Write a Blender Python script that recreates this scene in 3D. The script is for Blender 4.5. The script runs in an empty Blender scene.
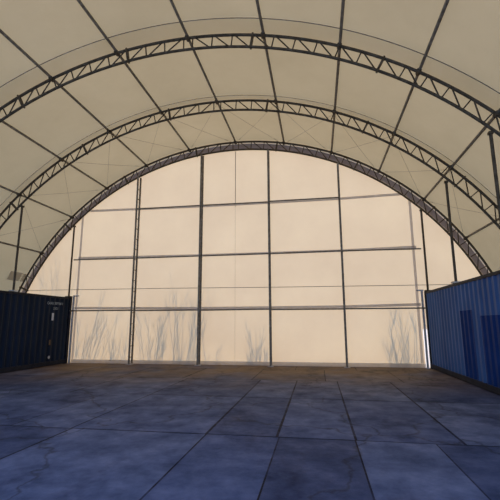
import bpy, math, random
from mathutils import Vector, Matrix
random.seed(7)
sc = bpy.context.scene
COL = sc.collection
PI = math.pi

# ------------------------------------------------------------------ camera
cam = bpy.data.cameras.new('camera'); camo = bpy.data.objects.new('camera', cam); COL.objects.link(camo)
cam.sensor_width = 36; cam.sensor_fit = 'HORIZONTAL'; cam.lens = 395.16*36/500
cam.clip_start = .05; cam.clip_end = 500
R_ = Vector((0.98592693, 0.16713787, -0.00360765)); U_ = Vector((0.03399167, -0.17929048, 0.98320877)); F_ = Vector((-0.16368461, 0.96949464, 0.18244861))
m = Matrix.Identity(4)
for i in range(3):
    m[i][0] = R_[i]; m[i][1] = U_[i]; m[i][2] = -F_[i]
m.translation = Vector((1.9068, -14.688, 1.5252))
camo.matrix_world = m
sc.camera = camo

# ------------------------------------------------------------------ light
SUN_EL, SUN_AZ = 33, 4           # degrees; azimuth from straight behind the end wall
w = bpy.data.worlds.new('sky'); sc.world = w; w.use_nodes = True
bg = w.node_tree.nodes['Background']
bg.inputs['Color'].default_value = (.30, .51, 1.0, 1); bg.inputs['Strength'].default_value = 2.1
sun = bpy.data.lights.new('sun', 'SUN'); so = bpy.data.objects.new('sun', sun); COL.objects.link(so)
sun.energy = 4.0; sun.color = (1.0, .84, .64); sun.angle = math.radians(.5)
e, a = math.radians(SUN_EL), math.radians(SUN_AZ)
so.rotation_euler = Vector((-math.sin(a)*math.cos(e), -math.cos(a)*math.cos(e), -math.sin(e))).to_track_quat('-Z', 'Y').to_euler()
so.location = (0, 30, 20)
vs = sc.view_settings
sc.display_settings.display_device = 'sRGB'
vs.view_transform = 'Standard'; vs.look = 'None'; vs.gamma = 1; vs.use_curve_mapping = False
vs.exposure = 0.0

# ------------------------------------------------------------------ geometry constants
XC, ZC, AX, AZ, DEP = -1.1788, -.9079, 10.0106, 9.7011, .40
BAY = 3.03
CH = 2.59
T0, T1 = 1.567-25.5*.04686, 1.567+25.5*.04686
PUR = [2.552, 2.352, 2.157, 1.960, 1.765, 1.569, 1.371, 1.179, .983, .788, .587]
POSTX = [-5.234, -2.534, .179, 2.853]
BARZ = [2.03, 4.10, 6.12]
def arc(t, off=0): return (XC+(AX-off)*math.cos(t), ZC+(AZ-off)*math.sin(t))
def archz(x, off=0):
    k = (x-XC)/(AX-off)
    return ZC+(AZ-off)*math.sqrt(max(0, 1-k*k))

# ------------------------------------------------------------------ materials
def mat(name): 
    m = bpy.data.materials.new(name); m.use_nodes = True
    nt = m.node_tree; nt.nodes.clear(); out = nt.nodes.new('ShaderNodeOutputMaterial')
    return m, nt, out
def nz(nt, scale, detail=4, rough=.6, sx=(1, 1, 1)):
    tc = nt.nodes.new('ShaderNodeTexCoord'); mp = nt.nodes.new('ShaderNodeMapping'); mp.inputs['Scale'].default_value = sx
    n = nt.nodes.new('ShaderNodeTexNoise'); n.inputs['Scale'].default_value = scale; n.inputs['Detail'].default_value = detail; n.inputs['Roughness'].default_value = rough
    nt.links.new(tc.outputs['Object'], mp.inputs['Vector']); nt.links.new(mp.outputs[0], n.inputs['Vector'])
    return n.outputs['Fac']
def ramp(nt, fac, stops):
    r = nt.nodes.new('ShaderNodeValToRGB'); cr = r.color_ramp
    while len(cr.elements) < len(stops): cr.elements.new(.5)
    for el, (p, c) in zip(cr.elements, stops): el.position = p; el.color = (*c, 1)
    nt.links.new(fac, r.inputs['Fac']); return r.outputs['Color']
def mixc(nt, fac, a, b, mode='MIX'):
    x = nt.nodes.new('ShaderNodeMix'); x.data_type = 'RGBA'; x.blend_type = mode
    for k, v in ((0, fac), (6, a), (7, b)):
        if hasattr(v, 'is_linked'): nt.links.new(v, x.inputs[k])
        elif isinstance(v, tuple): x.inputs[k].default_value = (*v, 1)
        else: x.inputs[k].default_value = v
    return x.outputs[2]
def pbr(name, c0, c1, rough=.6, metal=0, scale=6, sx=(1, 1, 1), bump=0, lo=.35, hi=.65, spec=.1):
    m, nt, out = mat(name)
    b = nt.nodes.new('ShaderNodeBsdfPrincipled'); f = nz(nt, scale, sx=sx)
    nt.links.new(ramp(nt, f, [(lo, c0), (hi, c1)]), b.inputs['Base Color'])
    b.inputs['Specular IOR Level'].default_value = spec; b.inputs['Roughness'].default_value = rough; b.inputs['Metallic'].default_value = metal
    if bump:
        bp = nt.nodes.new('ShaderNodeBump'); bp.inputs['Strength'].default_value = bump; bp.inputs['Distance'].default_value = .01
        nt.links.new(f, bp.inputs['Height']); nt.links.new(bp.outputs[0], b.inputs['Normal'])
    nt.links.new(b.outputs[0], out.inputs[0]); return m
def fabric(name, cd0, cd1, ct0, ct1, mix, scale=.5, bump=0.0):
    """coated translucent membrane: part reflects, part lets light through"""
    m, nt, out = mat(name)
    f = nz(nt, scale, 6, .65)
    d = nt.nodes.new('ShaderNodeBsdfDiffuse'); t = nt.nodes.new('ShaderNodeBsdfTranslucent'); x = nt.nodes.new('ShaderNodeMixShader')
    nt.links.new(ramp(nt, f, [(.3, cd0), (.7, cd1)]), d.inputs[0]); nt.links.new(ramp(nt, f, [(.3, ct0), (.7, ct1)]), t.inputs[0])
    if bump:
        bp = nt.nodes.new('ShaderNodeBump'); bp.inputs['Strength'].default_value = bump; bp.inputs['Distance'].default_value = .05
        nt.links.new(nz(nt, 1.2, 3, .5), bp.inputs['Height'])
        for s in (d, t): nt.links.new(bp.outputs[0], s.inputs['Normal'])
    x.inputs[0].default_value = mix
    nt.links.new(d.outputs[0], x.inputs[1]); nt.links.new(t.outputs[0], x.inputs[2]); nt.links.new(x.outputs[0], out.inputs[0])
    return m
M = {}
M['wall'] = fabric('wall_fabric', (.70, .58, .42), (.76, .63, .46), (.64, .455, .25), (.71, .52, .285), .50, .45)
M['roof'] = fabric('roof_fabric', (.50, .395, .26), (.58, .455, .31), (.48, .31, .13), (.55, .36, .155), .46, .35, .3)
M['arch_strip'] = fabric('arch_strip_sheet', (.30, .28, .28), (.36, .33, .32), (.18, .16, .175), (.23, .205, .225), .5, 2)
M['band'] = fabric('weld_band_fabric', (.46, .44, .38), (.52, .49, .42), (.92, .90, .86), (.96, .94, .92), .93, 1)
M['patch'] = fabric('patch_fabric', (.33, .29, .25), (.36, .32, .28), (.66, .60, .54), (.72, .66, .6), .6, 3)
M['steel'] = pbr('weathered_steel', (.065, .050, .030), (.12, .095, .062), .6, .2, 9)
M['post'] = pbr('aged_post_steel', (.15, .13, .095), (.26, .225, .17), .6, .1, 9)
M['galv'] = pbr('galvanised_steel', (.36, .34, .32), (.52, .50, .47), .55, .15, 12)
M['grey_strip'] = fabric('grey_strip_sheet', (.30, .28, .27), (.36, .33, .32), (.62, .62, .66), (.72, .72, .76), .6, 5)  # greyer sheet for the strips on the end wall
M['light_leak'] = fabric('light_leak_sheet', (.8, .8, .8), (.85, .85, .84), (.90, .78, .62), (.97, .86, .70), .62, 3)  # bright sheet colour imitating sunlight leaking in
M['wire'] = pbr('wire_rope', (.16, .14, .11), (.22, .20, .16), .5, .4, 20)
M['seam'] = pbr('seam_cord', (.22, .19, .16), (.28, .25, .21), .8, 0, 20)
M['blue'] = pbr('blue_container_paint', (.030, .080, .20), (.046, .115, .27), .48, 0, 1.2, (1, 1, .4), .1, spec=.16)
M['bluepatch'] = pbr('deep_blue_overpaint', (.004, .027, .115), (.007, .036, .145), .6, 0, 2)
M['navy'] = pbr('navy_container_paint', (.006, .013, .026), (.010, .020, .040), .6, 0, 1.2, (1, 1, .4), .1)
M['black'] = pbr('dark_container_frame', (.010, .012, .018), (.022, .024, .032), .55, 0, 5)
M['letter'] = pbr('white_stencil_paint', (.26, .31, .33), (.42, .46, .47), .6, 0, 30)
M['sticker'] = pbr('pale_sticker', (.45, .47, .50), (.6, .62, .65), .5, 0, 20)
M['brown'] = pbr('rusty_plate', (.09, .065, .035), (.14, .10, .06), .7, 0, 20)
M['pale'] = pbr('pale_plaster_grout', (.45, .42, .37), (.6, .57, .5), .8, 0, 12)
M['bark'] = pbr('bare_twig_bark', (.07, .055, .045), (.12, .095, .08), .9, 0, 15)
M['bounce_ground'] = pbr('pale_bounce_ground', (.66, .68, .72), (.84, .86, .90), .95, 0, .8)  # unseen ground, paled to bounce light onto the foot of the wall
M['wood'] = pbr('container_plywood', (.20, .14, .09), (.28, .20, .12), .7, 0, 3)

def floor_mat():
    m, nt, out = mat('concrete_slab_floor'); L = nt.links.new
    b = nt.nodes.new('ShaderNodeBsdfPrincipled')
    tc = nt.nodes.new('ShaderNodeTexCoord')
    big = nz(nt, .35, 6, .6); mid = nz(nt, 1.6, 8, .7); fine = nz(nt, 14, 6, .7)
    def attr(n):
        a = nt.nodes.new('ShaderNodeAttribute'); a.attribute_name = n; return a.outputs['Fac']
    joint, slab = attr('joint'), attr('slab')
    c = ramp(nt, mid, [(.25, (.032, .045, .085)), (.5, (.080, .104, .185)), (.75, (.150, .178, .290))])
    v = ramp(nt, slab, [(0, (.50, .52, .58)), (.5, (.9, .92, .98)), (1, (1.45, 1.36, 1.24))])
    c = mixc(nt, 1.0, c, v, 'MULTIPLY')
    # sandy dust blown in along the end wall
    sep = nt.nodes.new('ShaderNodeSeparateXYZ'); L(tc.outputs['Object'], sep.inputs[0])
    mr = nt.nodes.new('ShaderNodeMapRange'); mr.inputs[1].default_value = -5.6; mr.inputs[2].default_value = -1.6; L(sep.outputs['Y'], mr.inputs[0])
    mm = nt.nodes.new('ShaderNodeMath'); mm.operation = 'MULTIPLY'; L(mr.outputs[0], mm.inputs[0])
    L(ramp(nt, big, [(.36, (.25, .25, .25)), (.54, (.95, .95, .95))]), mm.inputs[1])
    c = mixc(nt, mm.outputs[0], c, (.215, .145, .088))
    # dark damp stains
    st = ramp(nt, nz(nt, .8, 5, .7, (1, .6, 1)), [(.52, (1, 1, 1)), (.66, (.52, .54, .60))])
    c = mixc(nt, 1.0, c, st, 'MULTIPLY')
    vz = nt.nodes.new('ShaderNodeTexVoronoi'); vz.feature = 'DISTANCE_TO_EDGE'; vz.inputs['Scale'].default_value = .33
    wr = nt.nodes.new('ShaderNodeVectorMath'); wr.operation = 'ADD'
    nn = nt.nodes.new('ShaderNodeTexNoise'); nn.inputs['Scale'].default_value = 1.5; nn.inputs['Detail'].default_value = 6
    L(tc.outputs['Object'], nn.inputs['Vector']); L(tc.outputs['Object'], wr.inputs[0]); L(nn.outputs['Color'], wr.inputs[1]); L(wr.outputs[0], vz.inputs['Vector'])
    c = mixc(nt, ramp(nt, vz.outputs['Distance'], [(.0, (.55, .55, .55)), (.012, (0, 0, 0))]), c, (.02, .02, .022))
    jm = nt.nodes.new('ShaderNodeMath'); jm.operation = 'MULTIPLY'; L(joint, jm.inputs[0]); L(ramp(nt, nz(nt, 1.1, 5, .7), [(.35, (.25, .25, .25)), (.55, (1, 1, 1))]), jm.inputs[1])
    c = mixc(nt, jm.outputs[0], c, (.006, .007, .013))
    L(c, b.inputs['Base Color']); b.inputs['Specular IOR Level'].default_value = .06
    L(ramp(nt, mid, [(.3, (.75, .75, .75)), (.7, (.5, .5, .5))]), b.inputs['Roughness'])
    bp = nt.nodes.new('ShaderNodeBump'); bp.inputs['Strength'].default_value = .5; bp.inputs['Distance'].default_value = .01
    L(fine, bp.inputs['Height']); L(bp.outputs[0], b.inputs['Normal'])
    L(b.outputs[0], out.inputs[0]); return m
M['floor'] = floor_mat()

# ------------------------------------------------------------------ mesh helpers
class MB:
    def __init__(s): s.v = []; s.f = []; s.sm = []
    def add(s, vs, fs, smooth=False):
        n = len(s.v); s.v += [tuple(x) for x in vs]
        for f in fs: s.f.append([i+n for i in f]); s.sm.append(smooth)
        return s
    def box(s, lo, hi):
        x0, y0, z0 = lo; x1, y1, z1 = hi
        return s.add([(x0,y0,z0),(x1,y0,z0),(x1,y1,z0),(x0,y1,z0),(x0,y0,z1),(x1,y0,z1),(x1,y1,z1),(x0,y1,z1)],
              [(0,3,2,1),(4,5,6,7),(0,1,5,4),(1,2,6,5),(2,3,7,6),(3,0,4,7)])
    def tube(s, pts, r, n=8, caps=True):
        pts = [Vector(p) for p in pts]; rs = r if isinstance(r, (list, tuple)) else [r]*len(pts)
        rings = []; up = None
        for i, p in enumerate(pts):
            d = (pts[min(i+1, len(pts)-1)]-pts[max(i-1, 0)]).normalized()
            if up is None: up = Vector((0, 1, 0)) if abs(d.y) < .9 else Vector((1, 0, 0))
            a = (up-d*up.dot(d)).normalized(); b = d.cross(a); up = a
            rings.append([p+(a*math.cos(2*PI*k/n)+b*math.sin(2*PI*k/n))*rs[i] for k in range(n)])
        vs = [v for q in rings for v in q]; fs = []
        for i in range(len(pts)-1):
            for k in range(n): fs.append((i*n+k, i*n+(k+1) % n, (i+1)*n+(k+1) % n, (i+1)*n+k))
        s.add(vs, fs, True)
        if caps: s.add(rings[0], [tuple(range(n))[::-1]]); s.add(rings[-1], [tuple(range(n))])
        return s
    def build(s, name, material, parent=None):
        me = bpy.data.meshes.new(name); me.from_pydata(s.v, [], s.f); me.polygons.foreach_set('use_smooth', s.sm); me.update()
        me.materials.append(material)
        o = bpy.data.objects.new(name, me); COL.objects.link(o)
        if parent: o.parent = parent
        return o
def tag(o, label=None, cat=None, group=None, kind=None):
    if label: o['label'] = label
    if cat: o['category'] = cat
    if group: o['group'] = group
    if kind: o['kind'] = kind
    return o
def empty(name, loc=(0, 0, 0), label=None, cat=None, group=None):
    o = bpy.data.objects.new(name, None); o.empty_display_size = .2; o.location = loc; COL.objects.link(o); return tag(o, label, cat, group)
def copy_tree(o, parent=None):
    kids = [c for c in COL.objects if c.parent == o]
    c = o.copy(); COL.objects.link(c); c.parent = parent
    for k in kids: copy_tree(k, c)
    return c

# ------------------------------------------------------------------ structure: floor, ground, wall, roof
YF = -15.6
def build_floor():
    # joints: long ones along the hall, cross ones every 2.55 m, staggered from row to row
    rows = [.35, -.95, -3.5, -6.08, -8.95, -11.6, -14.3, YF]
    V = []; Fc = []; J = []; S = []
    def quad(x0, x1, y0, y1, j, s):
        n = len(V); V.extend([(x0, y0, 0), (x1, y0, 0), (x1, y1, 0), (x0, y1, 0)]); Fc.append((n, n+1, n+2, n+3)); J.append(j); S.append(s)
    g = .010
    base = {2: [-7.8, -5.7, -3.72, -1.78, .3, 1.3, 2.35, 3.70], 3: [-6.7, -4.75, -2.8, -1.78, .3, 1.3, 2.35, 3.70], 4: [-7.8, -5.75, -3.72, -1.75, .31, 1.33, 2.34, 3.34]}
    for r in range(len(rows)-1):
        y1, y0 = rows[r], rows[r+1]
        xs = base.get(r, [-6.9+(r % 2)*.95+2*k for k in range(7)])
        xs = [-10.9]+[x for x in xs if x < 7]+[8.6]
        for k in range(len(xs)-1):
            gg = g*random.uniform(.8, 2.2)
            quad(xs[k]+gg, xs[k+1]-gg, y0+gg, y1-gg, 0, random.random())
            quad(xs[k+1]-gg, xs[k+1]+g, y0, y1, 1, 0)
        # cross joint underneath
    n = len(V); V.extend([(-10.9, YF, -.006), (8.6, YF, -.006), (8.6, .35, -.006), (-10.9, .35, -.006)]); Fc.append((n, n+1, n+2, n+3)); J.append(1); S.append(0)
    # slab thickness
    mb = MB(); mb.box((-10.9, YF, -.25), (8.6, .35, -.01)); k = len(V)
    V.extend(mb.v)
    for f in mb.f: Fc.append(tuple(i+k for i in f)); J.append(1); S.append(0)
    me = bpy.data.meshes.new('floor'); me.from_pydata(V, [], Fc); me.materials.append(M['floor'])
    for nm, dat in (('joint', J), ('slab', S)):
        at = me.attributes.new(nm, 'FLOAT', 'FACE'); at.data.foreach_set('value', [float(x) for x in dat])
    o = bpy.data.objects.new('floor', me); COL.objects.link(o); tag(o, 'grey concrete slab floor of the tent hall with dark joints', kind='structure')
build_floor()
g = MB(); g.box((-60, -60, -.6), (60, 90, -.26)); g.box((-60, .36, -.27), (60, 90, -.03)).build('trim_1', M['bounce_ground'])
tag(bpy.data.objects['trim_1'], 'pale ground outside the hall', kind='structure')

def build_wall():
    xs = sorted(set([XC+(AX+.03)*math.cos(T0-.03+(T1-T0+.06)*i/120) for i in range(121)]+[-8.12, 5.50, -8.119, 5.499, 5.78, 5.779]))
    zs = [0.0]+[.25*i for i in range(1, 38)]
    mb = MB(); V = []; F = []; idx = {}
    def vid(x, z):
        k = (round(x, 5), round(z, 5))
        if k not in idx: idx[k] = len(V); V.append((x, .20+.006*math.sin(x*2.1+z)*math.sin(z*1.7), z))
        return idx[k]
    for a, b in zip(xs[:-1], xs[1:]):
        mid = (a+b)/2; lo = 0 if -8.12 < mid < 5.50 else 1.3 if 5.5 < mid < 5.78 else 2.45
        for z0, z1 in zip(zs[:-1], zs[1:]):
            if z1 <= lo: continue
            ta, tb = archz(a, -.06), archz(b, -.06)
            l = max(z0, lo)
            p = [(a, min(l, ta)), (b, min(l, tb)), (b, min(z1, tb)), (a, min(z1, ta))]
            q = [vid(*c) for c in p]; u = []
            for i in q:
                if i not in u: u.append(i)
            if len(u) >= 3: F.append(u)
    mb.add(V, F, True); o = mb.build('wall_back', M['wall']); tag(o, 'sunlit cream fabric end wall of the hall', kind='structure')
    # grey, less translucent strip between the chords of the end arch
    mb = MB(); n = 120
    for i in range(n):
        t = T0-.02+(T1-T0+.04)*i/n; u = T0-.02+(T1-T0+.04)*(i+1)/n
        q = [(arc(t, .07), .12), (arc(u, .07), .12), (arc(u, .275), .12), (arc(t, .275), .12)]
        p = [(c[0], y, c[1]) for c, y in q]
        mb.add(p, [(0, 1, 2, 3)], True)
    mb.build('arch_strip', M['arch_strip'], o)['label'] = 'grey strip curving along the end arch'
    # base_hem and grey vertical strips
    MB().add([(-7.86, .17, .0), (5.50, .17, .0), (5.50, .17, .14), (-7.86, .17, .14)], [(0, 1, 2, 3)]).build('base_hem', M['grey_strip'], o)['label'] = 'grey lavender strip along the bottom edge'
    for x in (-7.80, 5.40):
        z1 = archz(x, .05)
        MB().add([(x-.045, .17, .15), (x+.045, .17, .15), (x+.045, .17, z1), (x-.045, .17, z1)], [(0, 1, 2, 3)]).build('edge_strip', M['grey_strip'], o)['label'] = 'grey vertical strip near the container'
    for x0, x1 in ((5.50, 5.78),):
        MB().add([(x0, .201, .0), (x1, .201, .0), (x1, .201, 1.3), (x0, .201, 1.3)], [(0, 1, 2, 3)]).build('light_leak_strip', M['light_leak'], o)['label'] = 'narrow strip coloured as sunlight leaking in beside the container'  # added sheet stands in for sunlight leaking through the gap
    MB().tube([(-10.05, .18, 2.92), (-4, .18, 2.90), (1, .18, 2.86), (6.9, .18, 2.84)], .011, 6).build('seam', M['seam'], o)['label'] = 'thin horizontal seam line'
    MB().tube([(-1.19, .18, .15), (-1.19, .18, 6.1)], .003, 6).build('seam', M['seam'], o)
    MB().tube([(-1.19, .18, 6.1), (-1.19, .18, archz(-1.19, .35))], .012, 6).build('seam', M['seam'], o)['label'] = 'thin vertical seam below the apex'
    return o
wall = build_wall()

def build_roof():
    mb = MB(); n = 110; ta, tb = T0-.03, T1+.03
    ys = [.5]+[.22-.303*i for i in range(0, 51)]
    V = []; F = []
    for y in ys:
        for i in range(n+1):
            t = ta+(tb-ta)*i/n
            # membrane bellies a little inwards between arches and purlins
            s = math.sin(PI*((-y) % BAY)/BAY)*.035
            x, z = arc(t, -.085+s); V.append((x, y, z))
    for j in range(len(ys)-1):
        for i in range(n):
            a = j*(n+1)+i; F.append((a, a+1, a+n+2, a+n+1))
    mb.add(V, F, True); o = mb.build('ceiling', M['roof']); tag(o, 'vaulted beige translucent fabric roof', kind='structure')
    for k, wd in ((1, .22), (2, .50), (3, .5)):
        y1 = -k*BAY+.05; y0 = -k*BAY-wd
        mb = MB()
        for i in range(n):
            t = ta+(tb-ta)*i/n; u = ta+(tb-ta)*(i+1)/n
            p = [(*arc(q, .055-.0)[:1], y, arc(q, -.03)[1]) if 0 else (arc(q, -.030)[0], y, arc(q, -.030)[1]) for q, y in ((t, y0), (u, y0), (u, y1), (t, y1))]
            r = [(arc(q, -.036)[0], y, arc(q, -.036)[1]) for q, y in ((t, y0), (u, y0), (u, y1), (t, y1))]
            mb.add(p, [(0, 1, 2, 3)], True)
        wb = mb.build('weld_band', M['band'], o); wb['label'] = 'greyer doubled fabric band beside the arch'
        MB().tube([(arc(ta+(tb-ta)*i/n, -.022)[0], y0, arc(ta+(tb-ta)*i/n, -.022)[1]) for i in range(n+1)], .010 if k > 1 else .007, 6).build('band_cord', M['post'], wb)
    # darker repair patches low on the left side
    for (ya, yb, za, zb) in ((-.93, -.28, 3.27, 3.60), (-.22, .06, 3.27, 3.58)):
        vs = []
        for off in (.02,):
            for y, z in ((ya, za), (yb, za), (yb, zb), (ya, zb)):
                k = (z-ZC)/(AZ-off+.0); vs.append((XC-(AX-off+.0)*math.sqrt(1-k*k), y, z))
        MB().add(vs, [(0, 1, 2, 3)]).build('repair_patch', M['patch'], o)['label'] = 'small darker patch low on the left side'
build_roof()

# ------------------------------------------------------------------ arches
def make_arch():
    root = empty('arch_truss')
    P = .04686; C0 = 1.567
    def ch(off, r, nm):
        ta = math.asin((2.625-ZC)/(AZ-off)); tb = PI-ta
        MB().tube([(arc(ta+(tb-ta)*i/150, off)[0], 0, arc(ta+(tb-ta)*i/150, off)[1]) for i in range(151)], r, 10).build(nm, M['steel'], root)
    ch(.035, .038, 'top_chord'); ch(DEP-.035, .036, 'bottom_chord')
    half = [.012+.0525*k for k in range(4)]+[.1695+.0547*k for k in range(1, 19)]
    ts = [C0-h for h in half[::-1]]+[C0+h for h in half]
    def seg(t, o1, u, o2, r):
        a = arc(t, o1); b = arc(u, o2); return MB().tube([(a[0], 0, a[1]), (b[0], 0, b[1])], r, 6)
    for i, t in enumerate(ts):
        if arc(t, DEP)[1] < 2.64: continue
        kk = i-22 if i >= 22 else 21-i
        if kk in (3, 9, 15, 21):
            mb = MB()
            for s in (0,):
                a = arc(t+s, .0); b = arc(t+s, DEP)
                d = Vector((b[0]-a[0], 0, b[1]-a[1])).normalized(); nrm = Vector((d.z, 0, -d.x))*.022
                A = Vector((a[0], 0, a[1])); B = Vector((b[0], 0, b[1])); vs = []
                for p in (A, B):
                    for sx, sy in ((-1, -.055), (1, -.055), (1, .055), (-1, .055)): vs.append(p+nrm*sx+Vector((0, sy, 0)))
                mb.add(vs, [(0, 1, 2, 3), (7, 6, 5, 4), (0, 4, 5, 1), (1, 5, 6, 2), (2, 6, 7, 3), (3, 7, 4, 0)])
            mb.build('splice_plate', M['steel'], root)
        else:
            seg(t, .04, t, DEP-.04, .0175).build('web_post', M['steel'], root)
    for i in range(len(ts)-1):
        c = (ts[i]+ts[i+1])/2
        if i == 21: continue
        a, b = (ts[i], ts[i+1]) if c > C0-.01 else (ts[i+1], ts[i])
        if arc(a, DEP)[1] < 2.64 or arc(b, DEP)[1] < 2.64: continue
        seg(a+(.006 if a < b else -.006), .045, b-(.006 if a < b else -.006), DEP-.045, .0175).build('web_diagonal', M['steel'], root)
    for s, t in ((-1, T0), (1, T1)):
        a = arc(t, DEP/2); MB().box((a[0]-.3, -.12, 2.592), (a[0]+.3, .12, 2.612)).build('foot_plate', M['steel'], root)
    return root
arch = make_arch()
AL = ['lattice arch framing the bright fabric end wall', 'complete lattice arch spanning the hall in front of the end arch',
      'nearer lattice arch cut off by the top of the picture', 'nearest lattice arch high above the camera']
arches = [arch]
for k in range(1, 4):
    o = copy_tree(arch); o.location.y = -k*BAY; arches.append(o)
for o, l in zip(arches, AL): tag(o, l, 'arch', 'steel lattice arches of the hall')

# ------------------------------------------------------------------ purlins
ORD = ['lowest on left', 'second lowest left', 'third from left', 'fourth from left', 'fifth from left', 'crown', 'fifth from right', 'fourth from right', 'third from right', 'second lowest right', 'lowest right']
NEAR = ['just above the navy container side', 'crossing the left haunch above the lowest one', 'crossing the left haunch', 'above the second bay of the end wall', 'left of the crown', 'meeting the end arch at its apex', 'just right of the crown', 'right of the crown above the fourth wall post', 'crossing the upper right haunch', 'crossing the right haunch above the blue container', 'near the blue container top']
for i, t in enumerate(PUR):
    r = empty('roof_purlin', (*[arc(t, -.005)[0], 0, arc(t, -.005)[1]],), f'steel roof purlin {ORD[i]}, {NEAR[i]}', 'purlin', 'roof purlins running along the hall')
    MB().tube([(0, .18, 0), (0, -15.4, 0)], .036, 8).build('tube', M['post'], r)
    for k in range(0, 4):
        dx, dz = -math.cos(t)*.04, -math.sin(t)*.04
        MB().tube([(dx, -k*BAY-.07, dz), (dx, -k*BAY+.07, dz)], .058, 8).build('clamp', M['steel'], r)

# ------------------------------------------------------------------ end wall posts and rails
PL = ['leftmost of the four tall ladder posts on the end wall, showing its rungs', 'tall ladder post left of the end wall centre', 'tall ladder post near the end wall centre, seen edge on', 'rightmost of the four tall ladder posts on the end wall']
for i, x in enumerate(POSTX):
    zt = archz(x, DEP-.02)
    r = empty('wall_post', (x, 0, 0), PL[i], 'post', 'ladder posts of the end wall')
    MB().box((-.030, -.165, .0), (.030, -.115, zt)).build('front_rail', M['post'], r)
    MB().box((-.030, .085, .0), (.030, .135, zt)).build('rear_rail', M['post'], r)
    n = int(zt/.42)
    for k in range(n):
        z = .25+k*(zt-.4)/n
        MB().box((-.014, -.116, z), (.014, .086, z+.028)).build('rung', M['post'], r)
    MB().box((-.10, -.2, .0), (.10, .15, .02)).build('base_plate', M['galv'], r)
RL = ['lowest', 'middle', 'upper']
for j, z in enumerate(BARZ):
    r = empty('wall_rail', (0, 0, z), f'{RL[j]} horizontal steel rail across the end wall', 'rail', 'horizontal rails of the end wall')
    x0, x1 = (-7.86, 5.60) if j < 2 else (POSTX[0], POSTX[3])
    xs = [x0]+POSTX+[x1] if j < 2 else POSTX
    for a, b in zip(xs[:-1], xs[1:]):
        mb = MB(); mb.tube([(a+.03, -.19, random.uniform(-.015, .015)), (b-.03, -.19, random.uniform(-.015, .015))], .026, 8)
        mb.build('front_tube', M['post'], r)
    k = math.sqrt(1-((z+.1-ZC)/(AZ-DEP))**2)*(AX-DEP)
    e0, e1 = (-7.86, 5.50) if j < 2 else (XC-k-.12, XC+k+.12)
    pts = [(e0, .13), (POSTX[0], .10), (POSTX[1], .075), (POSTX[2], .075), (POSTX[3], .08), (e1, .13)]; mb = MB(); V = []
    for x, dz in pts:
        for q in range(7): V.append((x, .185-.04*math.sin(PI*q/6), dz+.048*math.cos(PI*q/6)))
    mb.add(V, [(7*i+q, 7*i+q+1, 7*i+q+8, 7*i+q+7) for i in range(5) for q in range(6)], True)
    mb.build('rail_strip', M['grey_strip'], r)['label'] = 'paler grey strip against the wall'  # grey half-tube strip running just above the rail

# ------------------------------------------------------------------ props on the container tops
def prop(x, y, lab):
    # from the container's inner top edge up to the arch's lower chord
    zt = archz(x, DEP)-.05
    r = empty('prop_post', (x, y, CH+.03), lab, 'prop', 'upright props standing on the containers')
    MB().tube([(0, 0, .015), (0, 0, zt-CH-.03)], .036, 10).build('tube', M['steel'], r)
    mb = MB(); mb.box((-.10, -.10, -.03), (.10, .10, .015)); mb.build('base_plate', M['pale'] if y < -.5 else M['steel'], r)
    MB().box((-.045, -.05, zt-CH-.09), (.045, .05, zt-CH-.03)).build('head_clamp', M['steel'], r)
prop(-8.02, -.05, 'dark prop on the navy container corner beside the end wall')
prop(-8.04, -BAY, 'dark prop on the navy container holding the second arch')
prop(5.70, -.12, 'dark prop on the blue container corner beside the end wall')
prop(5.69, -BAY, 'dark prop on the blue container holding the second arch')
prop(5.69, -2*BAY, 'thick dark prop at the right picture edge holding the nearer arch')
prop(-8.04, -2*BAY, 'dark prop on the navy container below the nearer arch')
# pale uprights in the narrow gaps between wall and containers
for x, z, lab in ((-7.845, 2.62, 'pale galvanised upright beside the navy container end'), (5.55, 2.62, 'pale galvanised upright beside the blue container end')):
    r = empty('edge_post', (x, .05, 0), lab, 'post', 'pale edge uprights of the end wall')
    MB().box((-.045, -.02, 0), (.015, .04, z)).build('shaft', M['galv'], r)
    MB().box((-.07, -.05, 0), (.05, .08, .015)).build('base_plate', M['galv'], r)
    s = 1 if x > 0 else -1
    MB().box((-.19 if s > 0 else -.04, -.02, z), (.04 if s > 0 else .19, .04, z+.05)).build('top_lug', M['galv'], r)

# ------------------------------------------------------------------ cross bracing wires in the bay behind the end arch
BN = ['far left, just above the navy container', 'left haunch, second panel up', 'left haunch, third panel up', 'fourth panel from the left', 'left of the crown', 'right of the crown', 'fourth panel from the right', 'right haunch, third panel up', 'right haunch, second panel up', 'far right, just above the blue container']
for i in range(10):
    r = empty('cross_brace', (0, 0, 0), f'thin crossed bracing wires under the roof, {BN[i]}', 'bracing wire', 'bracing wire crosses between the two far arches')
    a, b = arc(PUR[i], .10), arc(PUR[i+1], .10)
    for p, q in ((a, b), (b, a)):
        A = Vector((p[0], -.03, p[1])); B = Vector((q[0], -BAY+.03, q[1]))
        e_ = (B-A).normalized()*.07; A = A+e_; B = B-e_; dz = -.02
        w_ = MB().tube([A, (A+B)/2+Vector((0, 0, dz)), B], .0038, 6).build('wire', M['wire'], r)
        d = (B-A).normalized(); MB().tube([A+d*.35, A+d*.50], .008, 8).build('turnbuckle', M['wire'], w_)

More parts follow.
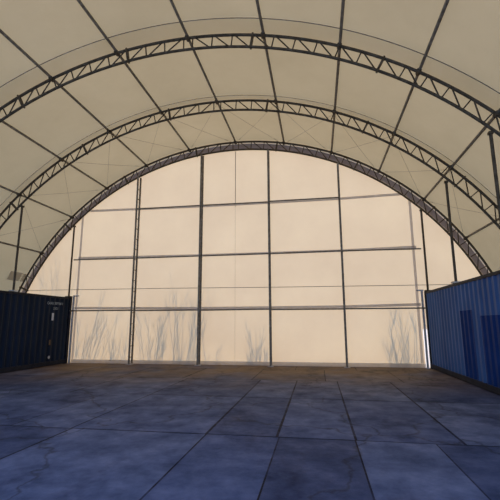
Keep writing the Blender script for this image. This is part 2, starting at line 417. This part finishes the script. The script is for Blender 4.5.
# ------------------------------------------------------------------ shipping containers
L_, W_ = 12.192, 2.438
def corr(y0, y1, z0, z1, x, depth, flip=1):
    """trapezoidal corrugated sheet in the plane x, sunk by depth"""
    pitch = .278; mb = MB(); y = y0; pts = [(y0, 0)]
    n = round((y1-y0)/pitch); p = (y1-y0)/n
    for k in range(n):
        b = y0+k*p
        pts += [(b+.035*p/.278, 0), (b+.105*p/.278, 1), (b+.177*p/.278, 1), (b+.247*p/.278, 0)]
    pts.append((y1, 0)); V = []; t = .004*flip
    for yy, d in pts: V += [(x-flip*depth*(1-d), yy, z0), (x-flip*depth*(1-d), yy, z1)]
    F = [(2*i, 2*i+2, 2*i+3, 2*i+1) for i in range(len(pts)-1)]
    m_ = len(V); V += [(v[0]-t, v[1], v[2]) for v in V]; F += [tuple(m_+i for i in f[::-1]) for f in F]
    F += [(2*i, m_+2*i, m_+2*i+2, 2*i+2) for i in range(len(pts)-1)]+[(2*i+1, 2*i+3, m_+2*i+3, m_+2*i+1) for i in range(len(pts)-1)]
    return mb.add(V, F)
def container(paint, lab):
    """local frame: hall side is +x at x=0, body towards -x, front end at y=0, body towards -y"""
    r = empty('shipping_container', (0, 0, 0), lab, 'shipping container', 'shipping containers carrying the tent roof')
    z0, z1 = .155, CH-.075
    corr(-L_+.12, -.12, z0, z1, -.012, .036).build('side_panel', paint, r)
    corr(-L_+.12, -.12, z0, z1, -W_+.012, .036, -1).build('side_panel', paint, r)
    for nm, x in (('top_rail', -.06), ('top_rail', -W_)):
        MB().box((x, -L_+.12, CH-.085), (x+.06, -.12, CH-.012)).build(nm, M['black'], r)
        MB().box((x, -L_+.12, .02), (x+.06, -.12, .165)).build('bottom_rail', M['black'], r)
    for x in (-.13, -W_):
        for y in (-.13, -L_):
            MB().box((x, y, .118), (x+.13, y+.13, CH-.118)).build('corner_post', M['black'], r)
            for z in (0, CH-.118):
                xx = -.162 if x > -1 else -W_; yy = -.178 if y > -1 else -L_
                c = MB().box((xx, yy, z), (xx+.162, yy+.178, z+.118))
                c.build('corner_casting', M['black'], r)
    MB().box((-W_+.05, -L_+.1, CH-.05), (-.05, -.1, CH-.03)).build('roof_panel', paint, r)
    MB().box((-W_+.05, -L_+.1, .10), (-.05, -.1, .16)).build('floor_panel', M['wood'], r)
    MB().box((-W_+.13, -.06, .13), (-.13, -.03, CH-.13)).build('end_panel', paint, r)
    for y in (-.1, -L_):
        MB().box((-W_+.16, y, CH-.118), (-.16, y+.1, CH-.012)).build('header', M['black'], r)
        MB().box((-W_+.16, y, .02), (-.16, y+.1, .15)).build('sill', M['black'], r)
    for k in (0, 1):
        xa = -W_+.14+k*1.08
        d = MB().box((xa, -L_+.03, .15), (xa+1.07, -L_+.07, CH-.12)).build('door', paint, r)
        for q in (.3, .8):
            MB().tube([(xa+q, -L_+.0, .12), (xa+q, -L_+.0, CH-.1)], .017, 8).build('lock_rod', M['galv'], d)
    return r
left = container(M['navy'], 'dark navy corrugated shipping container along the left side'); left.location = (-7.93, .06, 0)
right = container(M['blue'], 'bright blue corrugated shipping container along the right side'); right.location = (5.60, -.17, 0)
# hall side of the right one faces -x: turn it round its own base point and shift to keep the end at the wall
right.rotation_euler.z = PI; right.location = (5.604, .02-L_, 0)
def text(s, size, parent, loc, rot, m, name):
    c = bpy.data.curves.new(name, 'FONT'); c.body = s; c.size = size; c.extrude = .002; c.materials.append(m)
    t_ = bpy.data.objects.new(name, c); COL.objects.link(t_); bpy.context.view_layer.update()
    me = bpy.data.meshes.new_from_object(t_.evaluated_get(bpy.context.evaluated_depsgraph_get())); bpy.data.objects.remove(t_)
    me.materials.clear(); me.materials.append(m)
    o = bpy.data.objects.new(name, me); COL.objects.link(o); o.parent = parent; o.location = loc; o.rotation_euler = rot; return o
# marks on the navy container's hall side (it faces +x, text runs towards +y)
tr = (PI/2, 0, PI/2)
text('CAXU 307700 1', .135, left, (.004, -1.50, 2.25), tr, M['letter'], 'container_code')['label'] = 'faint white stencilled code near the upper corner'
text('22G1', .13, left, (.004, -1.13, 2.06), tr, M['letter'], 'size_code')['label'] = 'faint white short size code'
MB().box((-.002, -1.18, 1.66), (.004, -1.07, 1.93)).build('label_plate', M['sticker'], left)['label'] = 'pale upright sticker'
MB().box((-.002, -1.22, .76), (.004, -1.12, .95)).build('data_plate', M['brown'], left)['label'] = 'small brownish plate'
MB().tube([(-.002, -1.15, .32), (.006, -1.15, .32)], .055, 16).build('round_sticker', M['sticker'], left)['label'] = 'small round white sticker near the bottom'
# darker overpainted rectangles on the blue container: sheets hugging the corrugation (its local y runs the other way)
def patch(y0, y1, z0, z1):
    # world y -> local y of the turned container
    a, b = (.02-L_-y1), (.02-L_-y0)
    pitch0 = -L_+.12; n = round((L_-.24)/.278); p = (L_-.24)/n; pts = []
    for k in range(n):
        bb = pitch0+k*p
        for f, d in ((0, 0), (.035, 0), (.105, 1), (.177, 1), (.247, 0)): pts.append((bb+f*p/.278, d))
    pts.append((pitch0+n*p, 0)); sel = [q for q in pts if a <= q[0] <= b]
    V = []
    for off in (.003, .0015):
        for yy, d in sel: V += [(-.012-.036*(1-d)+off, yy, z0), (-.012-.036*(1-d)+off, yy, z1)]
    k = len(sel); F = [(2*i, 2*i+2, 2*i+3, 2*i+1) for i in range(k-1)]+[(2*k+2*i+1, 2*k+2*i+3, 2*k+2*i+2, 2*k+2*i) for i in range(k-1)]
    MB().add(V, F).build('painted_patch', M['bluepatch'], right)['label'] = 'deep blue overpainted rectangle'
patch(-4.22, -3.28, .17, 1.83)
patch(-8.1, -4.55, .17, 1.68)

# ------------------------------------------------------------------ saplings outside the end wall: the sun throws their shadows on the fabric
def shrub(x, y, h, n, wid, seed, lean=0):
    n = int(n*1.25)
    rnd = random.Random(seed); mb = MB()
    def branch(p, d, ln, r, depth):
        pts = [p]; q = p.copy(); dd = d.copy(); k = 5
        for i in range(k):
            dd = (dd+Vector((rnd.uniform(-.05, .05), rnd.uniform(-.03, .03), .03))).normalized(); q = q+dd*ln/k; pts.append(q.copy())
        mb.tube(pts, [r*(1-.7*i/k) for i in range(k+1)], 5)
        if depth > 0:
            for j in range(rnd.randint(2, 4)):
                b = pts[rnd.randint(1, k-1)]; s = rnd.choice((-1, 1))
                nd = (dd+Vector((s*rnd.uniform(.15, .5), rnd.uniform(-.1, .1), .1))).normalized()
                branch(b.copy(), nd, ln*rnd.uniform(.2, .42), r*.6, depth-1)
    for i in range(n):
        f = i/(max(1, n-1))-.5
        bx = f*wid+rnd.uniform(-.15, .15)*wid
        s = f*.35+rnd.uniform(-.16, .16)+lean
        branch(Vector((bx, rnd.uniform(-.15, .15), -.1)), Vector((s, rnd.uniform(-.04, .04), 1)).normalized(), h*rnd.uniform(.45, 1.0), .011+rnd.random()*.009, 2)
    o = mb.build('bare_shrub', M['bark']); o.location = (x, y, 0); return o
SH = [(-7.3, .95, 3.9, 8, .7, 1, .16), (-5.95, .9, 2.7, 8, .7, 2, .12), (-4.35, .9, 3.1, 11, .7, 3, .05), (-3.15, .95, 3.6, 12, .7, 5, .08), (-.35, .95, 2.0, 11, .6, 6, .0), (4.85, .95, 2.9, 13, .7, 8, -.03), (-9.0, .95, 5.2, 9, .9, 9, .12), (-2.0, .95, 2.2, 3, .3, 10, 0)]
SL = ['left of the first post beside the navy container', 'just left of the leftmost ladder post', 'right of the leftmost ladder post', 'left of the second ladder post', 'left of the centre post', 'beside the blue container end', 'above the navy container', 'right of the second ladder post']
for (x, y, h, n, s, sd, l), t in zip(SH, SL): tag(shrub(x, y, h, n, s, sd, l), f'bare sapling shadowed on the end wall, {t}', 'shrub', 'bare shrubs behind the fabric end wall')
